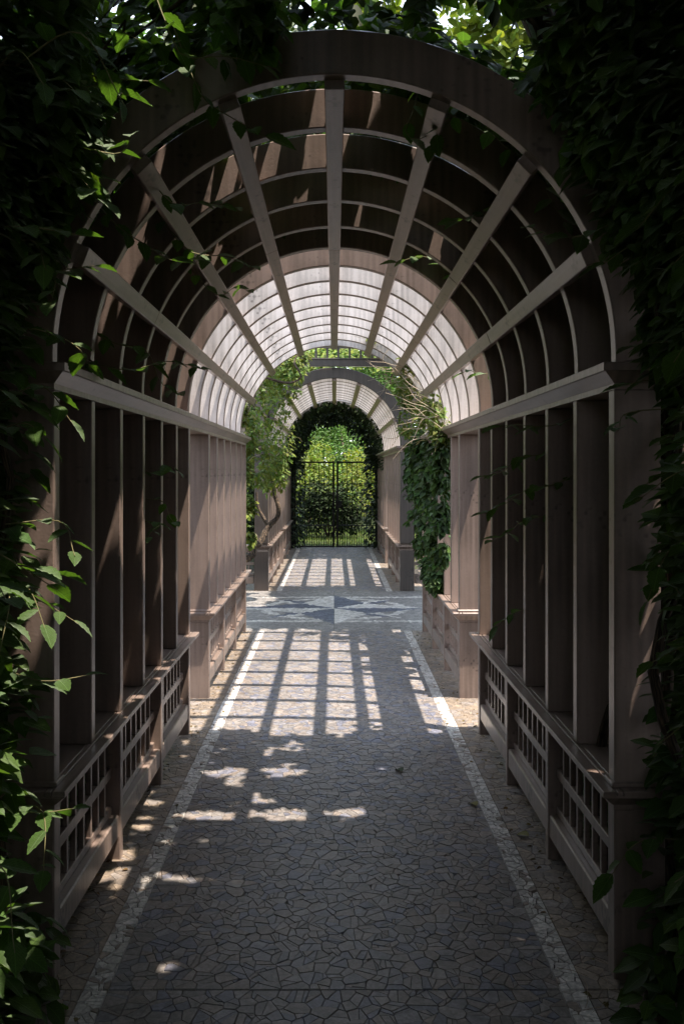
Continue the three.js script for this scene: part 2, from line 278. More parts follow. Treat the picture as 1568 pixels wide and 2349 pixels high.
function sidePanel(parent, k0, s, label) {
  const P = new THREE.Group(); P.name = 'side_panel'; parent.add(P); if (label) P.userData.label = label;
  const X = (a, b) => s < 0 ? [-b, -a] : [a, b], add = (n, g, m = M.paint) => part(n, g, m, P), z0 = zk(k0), zE = zk(k0 + 6) - TH;
  const cap = stack(...X(0.93, 1.12), zE, z0, [[0.576, 0.003], [0.592, 0.003], [0.594, 0.008], [0.628, 0.044], [0.630, 0.05], [0.637, 0.05]]); add('ledge', cap);
  for (const [a, b] of [[0.879, 0.922], [0.926, 0.944], [0.948, 1.17]]) add('ledge_board', box(...X(a, b), 0.637, 0.651, zE - 0.051, z0 + 0.051, 0.002));
  for (let k = k0; k <= k0 + 6; k++) {
    const z = zk(k), w = k === k0;
    add('slat_post', box(...X(0.93, w ? 1.085 : 1.08), 0.651, 1.972, z - TH - (w ? 0.01 : 0), z));
    if ((k - k0) % 2 === 0) add('leg', box(...X(0.93, w ? 1.10 : 1.08), 0, 0.576, z - (w ? 0.075 : TH), z, 0.005));
  }
  add('base_trim', box(...X(0.918, 1.105), 0.6515, 0.668, z0 - TH - 0.022, z0 + 0.012, 0.003));
  for (let b = 0; b < 3; b++) {
    const za = zk(k0 + 2 * b) - (b ? TH : 0.075), zb = zk(k0 + 2 * b + 2);
    add('bottom_rail', box(...X(0.936, 1.02), 0.105, 0.205, zb - 0.004, za + 0.004, 0.006));
    add('lattice_rail', box(...X(0.967, 0.992), 0.206, 0.24, zb - 0.004, za + 0.004, 0.003));
    add('lattice_rail', box(...X(0.967, 0.992), 0.365, 0.408, zb - 0.004, za + 0.004, 0.003));
    add('lattice_rail', box(...X(0.967, 0.992), 0.545, 0.575, zb - 0.004, za + 0.004, 0.003));
    for (let i = 0; i < 7; i++) { const z = za + (zb - za) * (i + 1) / 8; add('lattice_bar', box(...X(0.969, 0.990), 0.238, 0.548, z - 0.011, z + 0.011, 0.002)); }
  }
}
function makePergola(label, z) {
  const t = thing('arched_pergola', label, 'pergola', null, [0, 0, z]);
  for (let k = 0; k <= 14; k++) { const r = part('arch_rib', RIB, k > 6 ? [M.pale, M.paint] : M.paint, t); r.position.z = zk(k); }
  for (const deg of [-68, -45, -22.5, 0, 22.5, 45, 68]) {
    const ends = [-TH + 0.01, zk(R(2.7, 5.3)), zk(R(8.2, 10.8)), zk(14) - TH - 0.02];
    for (let i = 0; i < 3; i++) { const o = R(-0.0015, 0.0015), p = part('purlin', box(-0.034 + o, 0.034 + o, 0.902 + o, 0.962, ends[i + 1] + 0.002, ends[i] - (i ? 0.002 : 0), 0.003), M.paint, t); p.position.y = YC; p.rotation.z = -deg * Math.PI / 180; }
  }
  for (const s of [-1, 1]) {
    const X = s < 0 ? [-1.12, -0.93] : [0.93, 1.12];
    part('beam', stack(...X, zk(14) - TH, 0, [[1.972, 0.001], [1.992, 0.001], [1.994, 0.004], [2.028, 0.042], [2.030, 0.05], [2.055, 0.05], [2.058, 0.047]]), M.paint, t);
    sidePanel(t, 0, s, s < 0 ? null : null); sidePanel(t, 8, s);
  }
  return t;
}
const pergola = makePergola('near arched timber pergola, its first bays under leaves, with lattice benches along both sides', -D0);
const far = pergola.clone(); far.name = numbered('arched_pergola'); far.position.z = -D0 * 4.27; scene.add(far);
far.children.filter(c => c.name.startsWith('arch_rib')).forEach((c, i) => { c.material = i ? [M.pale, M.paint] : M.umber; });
far.userData = { label: 'smaller looking far arched pergola beyond the star paving, leading to the iron gate', category: 'pergola' };

{ // frame that carries the crossing, in front of the far pergola
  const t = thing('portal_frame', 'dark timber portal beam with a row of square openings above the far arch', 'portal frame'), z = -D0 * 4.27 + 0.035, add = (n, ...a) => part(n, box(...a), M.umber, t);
  add('beam', -2.3, 2.3, 3.176, 3.27, z, z + 0.075, 0.004); add('beam_cap', -2.33, 2.33, 3.2705, 3.29, z - 0.012, z + 0.09, 0.003);
  add('top_rail', -2.3, 2.3, 3.435, 3.48, z + 0.01, z + 0.06, 0.003);
  for (let i = -14; i <= 14; i++) add('square_bar', i * 0.158 - 0.015 + 0.06, i * 0.158 + 0.015 + 0.06, 3.288, 3.437, z + 0.02, z + 0.05, 0.002);
  for (const s of [-1, 1]) { add('post', ...(s < 0 ? [-1.10, -0.94] : [0.94, 1.10]), 2.0605, 3.176, z, z + 0.07, 0.004);
    add('pier_face', ...(s < 0 ? [-1.125, -0.932] : [0.932, 1.125]), 0.68, 1.97, z - 0.028, z + 0.03, 0.004); add('pedestal', ...(s < 0 ? [-1.13, -0.928] : [0.928, 1.13]), 0, 0.574, z - 0.028, z + 0.035, 0.004); }
}
for (const s of [-1, 1]) { // low lattice railing beside the far pergola's first post
  const t = thing('lattice_railing', s < 0 ? 'low timber lattice railing left of the far pergola, by the twisted vine stem' : 'low timber lattice railing right of the far pergola, with green lawn showing through', 'railing', null, [0, 0, -D0 * 4.27]);
  const X = (a, b) => s < 0 ? [-b, -a] : [a, b], add = (n, g) => part(n, g, M.paint, t);
  add('ledge', stack(...X(1.19, 3.0), -0.12, 0.02, [[0.576, 0.003], [0.594, 0.008], [0.628, 0.04], [0.651, 0.04]]));
  add('bottom_rail', box(...X(1.14, 3.0), 0.105, 0.205, -0.05, 0.03, 0.005)); add('lattice_rail', box(...X(1.14, 3.0), 0.365, 0.405, -0.035, -0.01, 0.003)); add('lattice_rail', box(...X(1.14, 3.0), 0.206, 0.24, -0.035, -0.01, 0.003)); add('lattice_rail', box(...X(1.14, 3.0), 0.545, 0.575, -0.035, -0.01, 0.003));
  for (let i = 0; i < 15; i++) { const x = 1.2 + i * 0.12; add('lattice_bar', box(...X(x, x + 0.022), 0.238, 0.548, -0.033, -0.012, 0.002)); }
  for (const x of [2.0, 2.94]) add('leg', box(...X(x, x + 0.06), 0, 0.576, -0.09, 0.015));
}
{ // iron gate at the end
  const t = thing('iron_gate', 'tall black iron double gate with thin vertical bars at the end of the path', 'gate', null, [0.03, 0, ZG]);
  const rod = (h, r) => new THREE.CylinderGeometry(r, r, h, 6), cache = {}, bar = (leaf, x, y0, y1) => { const h = y1 - y0, g = cache[h.toFixed(3)] ??= rod(h, 0.0075), m = part('bar', g, M.iron, leaf); m.position.set(x, (y0 + y1) / 2, 0); };
  for (const s of [-1, 1]) {
    const leaf = new THREE.Group(); leaf.name = 'gate_leaf'; t.add(leaf);
    for (const x of [0.025, 0.865]) { const m = part('stile', box(-0.022, 0.022, 0.03, 1.92, -0.022, 0.022, 0.003), M.iron, leaf); m.position.x = s * (x + 0.02); }
    for (const [y, h] of [[1.895, 0.036], [1.42, 0.018], [0.51, 0.018], [0.05, 0.03]]) { const m = part('rail', box(-0.43, 0.43, y - h / 2, y + h / 2, -0.014, 0.014, 0.003), M.iron, leaf); m.position.x = s * 0.465; }
    for (let i = 1; i < 8; i++) bar(leaf, s * (0.045 + i * 0.105), 0.05, 1.89);
    for (let i = 0; i < 8; i++) bar(leaf, s * (0.0975 + i * 0.105), 0.05, 0.51);
  }
  for (const s of [-1, 1]) { const m = part('gate_post', box(-0.035, 0.035, 0, 2.02, -0.035, 0.035, 0.004), M.iron, t); m.position.x = s * 0.945; }
  const l = part('lock_box', box(-0.07, 0.07, 0.9, 1.05, -0.03, 0.03, 0.006), M.iron, t); l.position.x = 0.07;
}

// ---------------------------------------------------------------- leaves over the near bays
// gaps in the leaf roof, given by the spot of sun each one lets through to the paving (x, z, half width, half depth)
const GAPS = [];
for (const [px, py, w, h] of [[520, 1775, 46, 9], [640, 1773, 42, 8], [545, 1802, 22, 6], [480, 1872, 50, 11], [642, 1870, 60, 9], [790, 1866, 34, 7], [350, 1890, 42, 9], [330, 1842, 34, 8], [262, 2008, 46, 10], [262, 2036, 36, 8], [392, 2022, 46, 13], [482, 2028, 32, 12], [572, 2020, 40, 9], [160, 2188, 30, 13], [212, 2190, 34, 13], [312, 2252, 34, 8], [402, 2212, 34, 11], [360, 2190, 18, 8], [1210, 1900, 16, 6], [1085, 1850, 20, 6]]) {
  const r = 1174 / (py - 1082); GAPS.push([(px - 766) * U * r, -D0 * r, w * U * r, h * D0 * r / (py - 1082)]);
}
function lets(p, m = 0.045) { // does a leaf here stand in one of the gaps?
  const gx = p.x - SUN.x * p.y, gz = p.z - SUN.z * p.y;
  for (const [x, z, a, b] of GAPS) { const u = (gx - x) / (a * 1.25 + m), v = (gz - z) / (b * 1.25 + m), e = u * u + v * v; if (e < 1.4 && e < 0.35 + 1.1 * noise(gx * 16, gz * 16, 7)) return true; }
  if (gz < -5.95 + 0.25 * (noise(gx * 5, gz * 5, 2) - 0.5)) return true;                       // the leaf roof ends here
  // shafts of sun that end on the leaves of the hedges: open above the place where they meet the face of the hedge
  if (gz > -3.4 && gx < -0.93 && noise(gx * 3.6, gz * 3.6, 8) > 0.34 && p.y > Math.min((-0.84 - gx) / SUN.x, 2.5 + 0.9 * noise(gx * 5, gz * 5, 38)) + 0.3) return true;
  if (gz > -3.4 && gx > 0.5 && noise(gx * 4, gz * 4, 18) > 0.42 && p.y > Math.max(0.4, (1.1 - gx) / SUN.x) + 0.4) return true;
  // streaks between the twigs over the first bays
  if (p.y > 2.2 && gz < -3.45 && gz > -5.9) { const k = noise(gx * 15, gz * 8, 28); if (k > (gx < -0.85 ? 0.55 : gx < -0.2 ? 0.72 : 0.8)) return true; }
  return false;
}
function thin(p) { // open spots right of the crown of the first arch: slanting holes towards the lit trees beyond
  const k = -D0 / p.z, x = p.x * k, y = (p.y - EYE) * k; for (const [a, b, r] of [[0.42, 1.52, 0.13], [0.56, 1.42, 0.1], [0.68, 1.5, 0.05], [0.9, 1.3, 0.03], [0.83, 1.48, 0.03], [0.2, 1.55, 0.05], [1.05, 1.45, 0.03], [1.0, 1.2, 0.02], [-0.3, 1.54, 0.04]]) if (p.z < -2.4 && Math.hypot(x - a, (y - b)) < r * (0.5 + noise(x * 14, y * 14, 4))) return true; return false; }
{
  const t = thing('hornbeam_hedge', 'dense leafy hornbeam growing over the roof of the near pergola', 'hedge');
  const roof = (r0, r1, zA, zB) => f => {
    const th = R(0.0, Math.PI, f), r = R(r0, r1, f), z = R(zA, zB, f), p = new THREE.Vector3(Math.cos(th) * r, YC + Math.sin(th) * r, z);
    if (p.y < 1.9 || lets(p)) return null;
    if (thin(p)) return null;
    return { p, out: new THREE.Vector3(Math.cos(th) * 0.6, -0.35, R(0.1, 0.8, f)) };
  };
  foliage('foliage', t, roof(1.13, 1.6, -5.75, -3.0), 24000, LEAF.mass, M.hornbeam, 11, { tilt: 0.6 });
  foliage('shade_foliage', t, roof(1.3, 1.7, -5.6, -3.2), 5000, LEAF.mass, M.core, 12, { tilt: 0.5, s0: 1.0, s1: 1.5 });
  // the leafy roof that reaches out towards the viewer
  const eaves = f => { const x = R(-2.4, 2.6, f), z = R(-3.25, 3.2, f), lo = 3.16 + 0.12 * Math.max(0, -z - 2.2) + 0.5 * noise(x * 2, z * 2, 1), y = R(lo, lo + 1.0, f), p = new THREE.Vector3(x, y, z);
    if (lets(p)) return null; if (z < -2.9 && Math.hypot(x, y - YC) < 1.14) return null;
    if (thin(p)) return null;
    return { p, out: new THREE.Vector3(R(-1, 1, f), -0.3, R(-0.3, 0.8, f)) }; };
  foliage('foliage', t, eaves, 36000, LEAF.mass, M.hornbeam, 13, { tilt: 0.6 });
  foliage('shade_foliage', t, f => { const s = eaves(f); if (s) s.p.y += 0.35; return s && !lets(s.p) ? s : null; }, 16000, LEAF.mass, M.core, 14, { tilt: 0.5, s0: 1.1, s1: 1.6 });
  // higher branches, and an added unseen leaf wall behind the viewer that blocks light
  foliage('shade_foliage', t, f => { const p = new THREE.Vector3(R(-2.6, 3.2, f), R(4.3, 5.2, f), R(-3.3, 4.2, f)); return lets(p, 0.05) ? null : { p, out: new THREE.Vector3(R(-1, 1, f), -0.2, R(-1, 1, f)) }; }, 15000, LEAF.mass, M.core, 15, { tilt: 0.4, s0: 1.6, s1: 2.4 });
  foliage('shade_foliage', t, f => { const u = R(0, 3, f), p = u < 1 ? new THREE.Vector3(R(-2.4, 2.4, f), R(0, 4.5, f), R(3.6, 4.6, f)) : new THREE.Vector3((u < 2 ? -1 : 1) * R(1.4, 2.2, f), R(0, 4.5, f), R(-3, 4.4, f)); return lets(p, 0.05) ? null : { p, out: new THREE.Vector3(R(-1, 1, f), -0.2, R(-1, 1, f)) }; }, 15000, LEAF.mass, M.core, 16, { tilt: 0.9, s0: 2.0, s1: 3.0 });
  for (let i = 0; i < 26; i++) { const th = R(0.1, 3.0), z = R(-5.6, -2.6), a = []; for (let k = 0; k < 5; k++) { const h = th + k * R(-0.1, 0.22), r = 1.24 + 0.12 * noise(i, k, 1); a.push(new THREE.Vector3(Math.cos(h) * r, YC + Math.sin(h) * r, z + k * R(-0.1, 0.15))); } part('branch', tube(a, 0.009, 0.001, 16, 6), M.bark, t); }
}
for (const s of [-1, 1]) { // side hedges: outside the first bays and on towards the viewer
  const t = thing('hornbeam_hedge', s < 0 ? 'tall hornbeam hedge left of the near pergola, some leaves sunlit' : 'tall hornbeam hedge right of the near pergola, deep in shade', 'hedge');
  const seed = s < 0 ? 40 : 60;
  const side = (a, b) => f => { const z = R(-5.75, -3.0, f), y = Math.pow(f(), 0.9) * 3.1, p = new THREE.Vector3(s * R(a, b, f), y, z); return lets(p) ? null : { p, out: new THREE.Vector3(-s * 0.8, -0.2, R(-0.4, 0.7, f)) }; };
  foliage('foliage', t, side(1.2, 1.7), 11000, LEAF.mass, M.hornbeam, seed + 1, { tilt: 0.6 });
  foliage('shade_foliage', t, side(1.4, 1.9), 9000, LEAF.mass, M.core, seed + 2, { s0: 1.1, s1: 1.6 });
  // near the viewer the face bulges inwards, arching over the first rib
  const front = (d0, d1) => f => {
    const z = R(-3.02, 1.6, f), y = R(0.02, 3.7, f), bulge = s < 0 ? 0.955 - 0.22 * Math.max(0, y - 2.3) - 0.09 * Math.max(0, 1 - y) : 1.02 - 0.1 * Math.max(0, 0.9 - y) - 0.05 * Math.max(0, y - 2.4), near = Math.max(0, z + 2.3) * 0.12;
    const face = bulge + near + 0.13 * (noise(y * 3.3, z * 3.3, s < 0 ? 3 : 6) - 0.35), x = face + R(d0, d1, f) * (0.4 + f()), p = new THREE.Vector3(s * x, y, z);
    if (lets(p, 0.02)) return null; if (z < -2.98 && y < 3) return null; if (noise(p.x * 6, p.y * 5, p.z * 6) < (y > 2.2 && s < 0 ? 0.52 : 0.36)) return null;
    return { p, out: new THREE.Vector3(-s * R(0.1, 1, f), R(-0.45, 0.15, f), R(-0.8, 0.8, f)) };
  };
  foliage('foliage', t, front(0.0, 0.42), 24000, LEAF.mass, M.hornbeam, seed + 3, { tilt: 0.5, lean: 0.3, s0: 0.6, s1: 1.3 });
  foliage('shade_foliage', t, front(0.35, 0.9), 12000, LEAF.mass, M.core, seed + 4, { s0: 1.1, s1: 1.7 });
  for (let i = 0; i < 14; i++) { const z = R(-3.6, -1.6), x = s * R(1.05, 1.25), a = [new THREE.Vector3(x, 0, z)]; for (let k = 1; k < 6; k++) a.push(new THREE.Vector3(x + s * R(-0.1, 0.12), k * 0.55, z + R(-0.12, 0.12))); part('stem', tube(a, 0.022, 0.008, 18, 6), M.bark, t); }
  foliage('foliage', t, f => { const a = s < 0 ? R(1.75, 2.95, f) : R(-0.1, 0.95, f), lo = s < 0 ? 1.02 - 0.12 * Math.max(0, Math.sin((a - 1.8) * 2.6)) : 1.01 + 0.1 * Math.max(0, a - 0.7), r = lo + 0.4 * Math.pow(f(), 1.3) + 0.12 * (noise(a * 6, s, 3) - 0.5), p = new THREE.Vector3(Math.cos(a) * r, YC + Math.sin(a) * r, R(-2.98, -2.35, f)); return lets(p, 0.02) ? null : { p, out: new THREE.Vector3(-Math.cos(a) * 0.7, -0.4, R(0, 0.8, f)) }; }, s < 0 ? 2700 : 3000, LEAF.mass, M.hornbeam, seed + 5, { tilt: 0.6 });
  // single sprays in front of the mass, leaf by leaf
  const f = RNG(seed + 9);
  for (let i = 0; i < (s < 0 ? 40 : 34); i++) {
    const z = R(-2.95, -2.25, f), y = i < 16 ? R(0.1, 2.2, f) : R(2.2, 3.3, f), x0 = (s < 0 ? 0.95 : 1.06) - (y > 2.2 ? 0.13 * (y - 2.2) * (s < 0 ? 1 + 2.4 * f() : 0.3) : 0), L = R(0.12, 0.26, f);
    const a = new THREE.Vector3(s * (x0 + 0.06), y, z), b = new THREE.Vector3(s * (x0 - L * 0.5), y + R(-0.05, 0.06, f), z + R(-0.05, 0.2, f)), c = new THREE.Vector3(s * (x0 - L), y + R(-0.14, 0.03, f), z + R(-0.05, 0.25, f));
    shoot(t, [a, b, c], 5 + Math.floor(f() * 3), M.hornbeam, seed + 100 + i, { s: R(0.8, 1.1, f) });
  }
}
{ // shoots that reach into the pergola between the ribs
  const t = thing('hornbeam_shoots', 'loose leafy hornbeam shoots hanging into the near pergola between its ribs and slats', 'climbing plant');
  const list = [[[300, 850, 1.15], [380, 830, 1.2], [470, 850, 1.3], 9], [[330, 800, 1.2], [370, 880, 1.25], [420, 905, 1.3], 7], [[360, 1085, 1.6], [385, 1070, 1.58], [408, 1082, 1.56], 4], [[368, 1200, 1.6], [350, 1218, 1.55], [335, 1240, 1.52], 5], [[372, 1150, 1.6], [390, 1190, 1.57], [405, 1205, 1.55], 3],
    [[1190, 1050, 1.35], [1150, 1085, 1.4], [1100, 1095, 1.45], 8], [[1215, 1120, 1.3], [1170, 1150, 1.33], [1110, 1180, 1.36], 8], [[1205, 1190, 1.35], [1170, 1220, 1.38], [1125, 1245, 1.42], 7], [[1230, 980, 1.25], [1180, 975, 1.3], [1120, 985, 1.35], 7], [[1190, 1400, 1.5], [1160, 1420, 1.5], [1135, 1445, 1.5], 6],
    [[1175, 470, 1.3], [1110, 490, 1.3], [1030, 510, 1.3], 10], [[1050, 640, 1.75], [980, 590, 1.72], [900, 605, 1.7], 10], [[1040, 270, 1.05], [1000, 310, 1.08], [985, 345, 1.1], 6], [[1110, 270, 1.05], [1150, 330, 1.08], [1200, 365, 1.1], 7], [[930, 310, 1.1], [960, 320, 1.1], [1000, 300, 1.1], 3],
    [[470, 230, 0.95], [530, 270, 0.95], [620, 320, 0.96], 8], [[420, 130, 0.9], [520, 130, 0.9], [615, 155, 0.9], 7], [[400, 470, 1.1], [470, 465, 1.12], [545, 480, 1.15], 8], [[440, 580, 1.3], [520, 590, 1.35], [580, 615, 1.4], 9], [[500, 680, 1.5], [540, 660, 1.55], [575, 670, 1.6], 5], [[330, 560, 1.1], [400, 600, 1.15], [460, 590, 1.2], 8],
    [[1100, 860, 1.9], [1075, 850, 1.9], [1055, 860, 1.9], 5], [[1250, 420, 1.08], [1270, 470, 1.1], [1300, 520, 1.12], 6], [[1340, 540, 0.95], [1280, 545, 0.97], [1210, 520, 1.0], 7], [[60, 640, 0.9], [150, 620, 0.92], [230, 610, 0.95], 8], [[100, 760, 0.9], [180, 800, 0.93], [210, 850, 0.95], 7]];
  list.forEach(([a, b, c, n], i) => { const p = at(...a), h = new THREE.Vector3(p.x, p.y - YC, 0); h.y = Math.max(h.y, 0.1); h.normalize(); shoot(t, [p.clone().addScaledVector(h, 0.24).add(new THREE.Vector3(0, 0.05, -0.04)), p.clone().addScaledVector(h, 0.1), p, at(...b), at(...c)], n + 3, M.hornbeam, 500 + i, { s: 0.95, tilt: 0.7, r: 0.003 }); });
}

// ---------------------------------------------------------------- vines round the crossing
function blob(px, py, r, rx, ry, rz) { return { c: at(px, py, r), rx: rx * U * r, ry: ry * U * r, rz }; }
const inBlobs = (bl, shell = 0.2, down = -0.35) => f => { const w = bl[Math.floor(f() * bl.length)]; let v; do v = new THREE.Vector3(R(-1, 1, f), R(-1, 1, f), R(-1, 1, f)); while (v.lengthSq() > 1 || v.lengthSq() < shell); const p = new THREE.Vector3(w.c.x + v.x * w.rx, w.c.y + v.y * w.ry, w.c.z + v.z * w.rz); if (noise(p.x * 8, p.y * 8, p.z * 8) < 0.42) return null; return { p, out: new THREE.Vector3(v.x * 0.8, down + v.y * 0.3, v.z * 0.6 + 0.3) }; };
{
  const t = thing('climbing_vine', 'bright twisted vine with a bare woody stem climbing the left post at the crossing', 'climbing vine');
  const bl = [blob(560, 985, 3.3, 34, 60, 0.25), blob(590, 1050, 3.5, 40, 70, 0.3), blob(600, 940, 3.6, 50, 60, 0.35), blob(625, 1090, 3.9, 34, 45, 0.25), blob(640, 1010, 3.9, 34, 80, 0.3), blob(560, 1110, 3.3, 18, 60, 0.15), blob(660, 850, 3.8, 40, 40, 0.35), blob(676, 822, 3.9, 34, 22, 0.3), blob(640, 890, 3.9, 50, 40, 0.35), blob(575, 1200, 3.25, 10, 60, 0.1), blob(548, 940, 3.15, 14, 60, 0.12), blob(600, 840, 3.6, 40, 44, 0.3)];
  foliage('foliage', t, inBlobs(bl), 5200, LEAF.vine, M.vine, 301, { tilt: 0.7, s0: 0.7, s1: 1.25, tone: 0.4, warm: 0.25 });
  part('stem', tube([at(545, 1290, 4.0), at(560, 1285, 4.0), at(580, 1272, 4.02), at(578, 1252, 4.04), at(592, 1251, 4.06), at(607, 1224, 4.1), at(618, 1206, 4.12), at(636, 1188, 4.12), at(639, 1168, 4.1), at(629, 1134, 4.1), at(622, 1090, 4.05)], 0.05, 0.026, 60, 9, 0.5), M.bark, t);
  part('stem', tube([at(613, 1206, 4.12), at(600, 1182, 4.14), at(592, 1166, 4.15), at(588, 1130, 4.16)], 0.028, 0.014, 18, 7, 0.4), M.bark, t);
  part('stem', tube([at(560, 850, 3.4), at(596, 862, 3.5), at(616, 869, 3.5), at(652, 879, 3.55), at(677, 876, 3.6), at(690, 866, 3.6), at(684, 850, 3.6), at(675, 830, 3.65), at(700, 800, 3.7), at(760, 785, 3.75), at(800, 790, 3.8)], 0.019, 0.005, 40, 7, 0.4), M.bark, t);
  const f = RNG(310);
  for (let i = 0; i < 34; i++) { const w = bl[Math.floor(f() * bl.length)], p = w.c.clone().add(new THREE.Vector3(R(-1, 1, f) * w.rx, R(-0.6, 1, f) * w.ry, R(-1, 1, f) * w.rz)), a = [p]; let d = new THREE.Vector3(R(-1, 1, f), R(-0.3, 1, f), R(-1, 1, f)); for (let k = 0; k < 4; k++) { d.add(new THREE.Vector3(R(-0.7, 0.7, f), R(-0.8, 0.3, f), R(-0.5, 0.5, f))).normalize(); a.push(a[k].clone().addScaledVector(d, R(0.05, 0.12, f))); } part('tendril', tube(a, 0.0028, 0.0012, 14, 4), f() < 0.6 ? M.dryTwig : M.twig, t); }
  for (let i = 0; i < 16; i++) { const w = bl[Math.floor(f() * bl.length)], p = w.c.clone().add(new THREE.Vector3(R(-1, 1, f) * w.rx, R(-1, 1, f) * w.ry, w.rz)); shoot(t, [p, p.clone().add(new THREE.Vector3(R(-0.1, 0.15, f), R(-0.1, 0.08, f), 0.08)), p.clone().add(new THREE.Vector3(R(-0.2, 0.25, f), R(-0.25, 0.05, f), 0.15))], 5, M.vine, 330 + i, { kinds: LEAF.vine, s: 1.15, r: 0.002 }); }
}
{
  const t = thing('climbing_vine', 'dark green leafy vine hanging over the right bench and post before the crossing', 'climbing vine');
  const low = [blob(985, 1120, 3.0, 40, 70, 0.18), blob(1000, 1200, 2.9, 32, 70, 0.15), blob(975, 1040, 3.1, 40, 60, 0.2), blob(1010, 1290, 2.85, 18, 60, 0.1), blob(965, 1220, 3.1, 18, 50, 0.12), blob(1015, 1080, 2.8, 18, 90, 0.12), blob(1010, 1340, 2.8, 18, 20, 0.1), blob(950, 1090, 3.3, 20, 80, 0.15), blob(955, 1190, 3.3, 16, 60, 0.12), blob(1000, 1010, 3.0, 34, 50, 0.18), blob(985, 1310, 2.95, 12, 36, 0.08), blob(1014, 1090, 2.5, 20, 95, 0.12), blob(1010, 1215, 2.5, 18, 90, 0.1), blob(1003, 1325, 2.6, 14, 34, 0.08), blob(985, 1150, 2.75, 24, 120, 0.12)];
  const high = [blob(990, 930, 3.0, 36, 60, 0.2), blob(960, 860, 3.1, 44, 46, 0.2), blob(930, 800, 3.1, 44, 34, 0.2), blob(1010, 960, 2.85, 20, 50, 0.15), blob(880, 765, 3.15, 40, 18, 0.15), blob(940, 970, 3.3, 30, 40, 0.2), blob(935, 900, 3.3, 26, 40, 0.2), blob(820, 738, 3.15, 50, 12, 0.12), blob(1000, 890, 2.9, 24, 44, 0.12), blob(1012, 985, 2.5, 22, 46, 0.12), blob(985, 940, 2.7, 30, 46, 0.14), blob(950, 830, 2.95, 36, 26, 0.14), blob(880, 772, 3.0, 40, 14, 0.12)];
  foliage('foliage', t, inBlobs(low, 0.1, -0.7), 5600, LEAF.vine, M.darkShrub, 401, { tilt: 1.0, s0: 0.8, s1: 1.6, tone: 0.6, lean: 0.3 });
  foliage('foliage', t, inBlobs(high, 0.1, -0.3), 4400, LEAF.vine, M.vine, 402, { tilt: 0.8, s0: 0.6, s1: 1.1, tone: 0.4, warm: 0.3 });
  const f = RNG(410);
  for (let i = 0; i < 130; i++) { const w = high[Math.floor(f() * high.length)], p = w.c.clone().add(new THREE.Vector3(R(-1, 1, f) * w.rx, R(-1, 1, f) * w.ry, R(-1, 1, f) * w.rz)), a = [p], d = new THREE.Vector3(-0.7, R(-0.2, 0.9, f), R(-0.4, 0.4, f)); for (let k = 0; k < 4; k++) { d.add(new THREE.Vector3(R(-0.8, 0.5, f), R(-0.6, 0.6, f), R(-0.4, 0.4, f))).normalize(); a.push(a[k].clone().addScaledVector(d, R(0.06, 0.13, f))); } part('tendril', tube(a, 0.003, 0.0012, 14, 4), f() < 0.75 ? M.dryTwig : M.twig, t); }
  part('stem', tube([at(1018, 1340, 2.85), at(1012, 1250, 2.9), at(1016, 1150, 2.9), at(1008, 1050, 2.95), at(1000, 960, 3.0), at(975, 890, 3.05), at(935, 815, 3.1), at(880, 768, 3.12), at(800, 735, 3.12), at(700, 745, 3.12)], 0.018, 0.003, 60, 7, 0.4), M.dryTwig, t);
}

// ---------------------------------------------------------------- beyond: ivy at the gate, lawn, shrubs, trees
{
  const t = thing('ivy', 'ivy arching over the path end by the gate, dark beneath and sunlit on top', 'ivy');
  const zA = -D0 * 6.75, zB = -D0 * 5.75;  // leaves of arch and sides: shade painted in as darker colour
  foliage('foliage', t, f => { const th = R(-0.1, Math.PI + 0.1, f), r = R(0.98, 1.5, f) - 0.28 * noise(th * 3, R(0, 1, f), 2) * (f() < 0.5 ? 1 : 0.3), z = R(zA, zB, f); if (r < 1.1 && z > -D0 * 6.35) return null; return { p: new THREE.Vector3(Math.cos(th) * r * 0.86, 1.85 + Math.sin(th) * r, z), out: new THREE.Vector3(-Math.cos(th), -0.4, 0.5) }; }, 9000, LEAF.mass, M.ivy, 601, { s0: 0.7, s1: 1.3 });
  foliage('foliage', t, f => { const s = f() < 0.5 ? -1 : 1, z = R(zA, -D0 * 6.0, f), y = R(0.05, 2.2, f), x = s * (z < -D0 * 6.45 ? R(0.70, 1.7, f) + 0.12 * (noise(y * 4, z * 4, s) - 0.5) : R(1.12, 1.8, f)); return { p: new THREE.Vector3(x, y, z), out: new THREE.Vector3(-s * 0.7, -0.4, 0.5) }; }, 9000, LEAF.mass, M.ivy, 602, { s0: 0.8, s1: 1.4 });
  // its top, sunlight painted in as brighter leaf colour, sloping up and away
  foliage('foliage', t, f => { const x = R(-2.2, 2.8, f), z = R(-20.9, -17.3, f), y = 3.2 + (-z - 17.3) * 0.5 + R(0, 0.5, f) + 0.5 * noise(x * 2, z * 2, 5); return { p: new THREE.Vector3(x, y, z), out: new THREE.Vector3(R(-1, 1, f), -0.3, 1) }; }, 9000, LEAF.mass, M.shrub, 603, { s0: 0.9, s1: 1.4, lean: 1, tone: 0.4 });
}
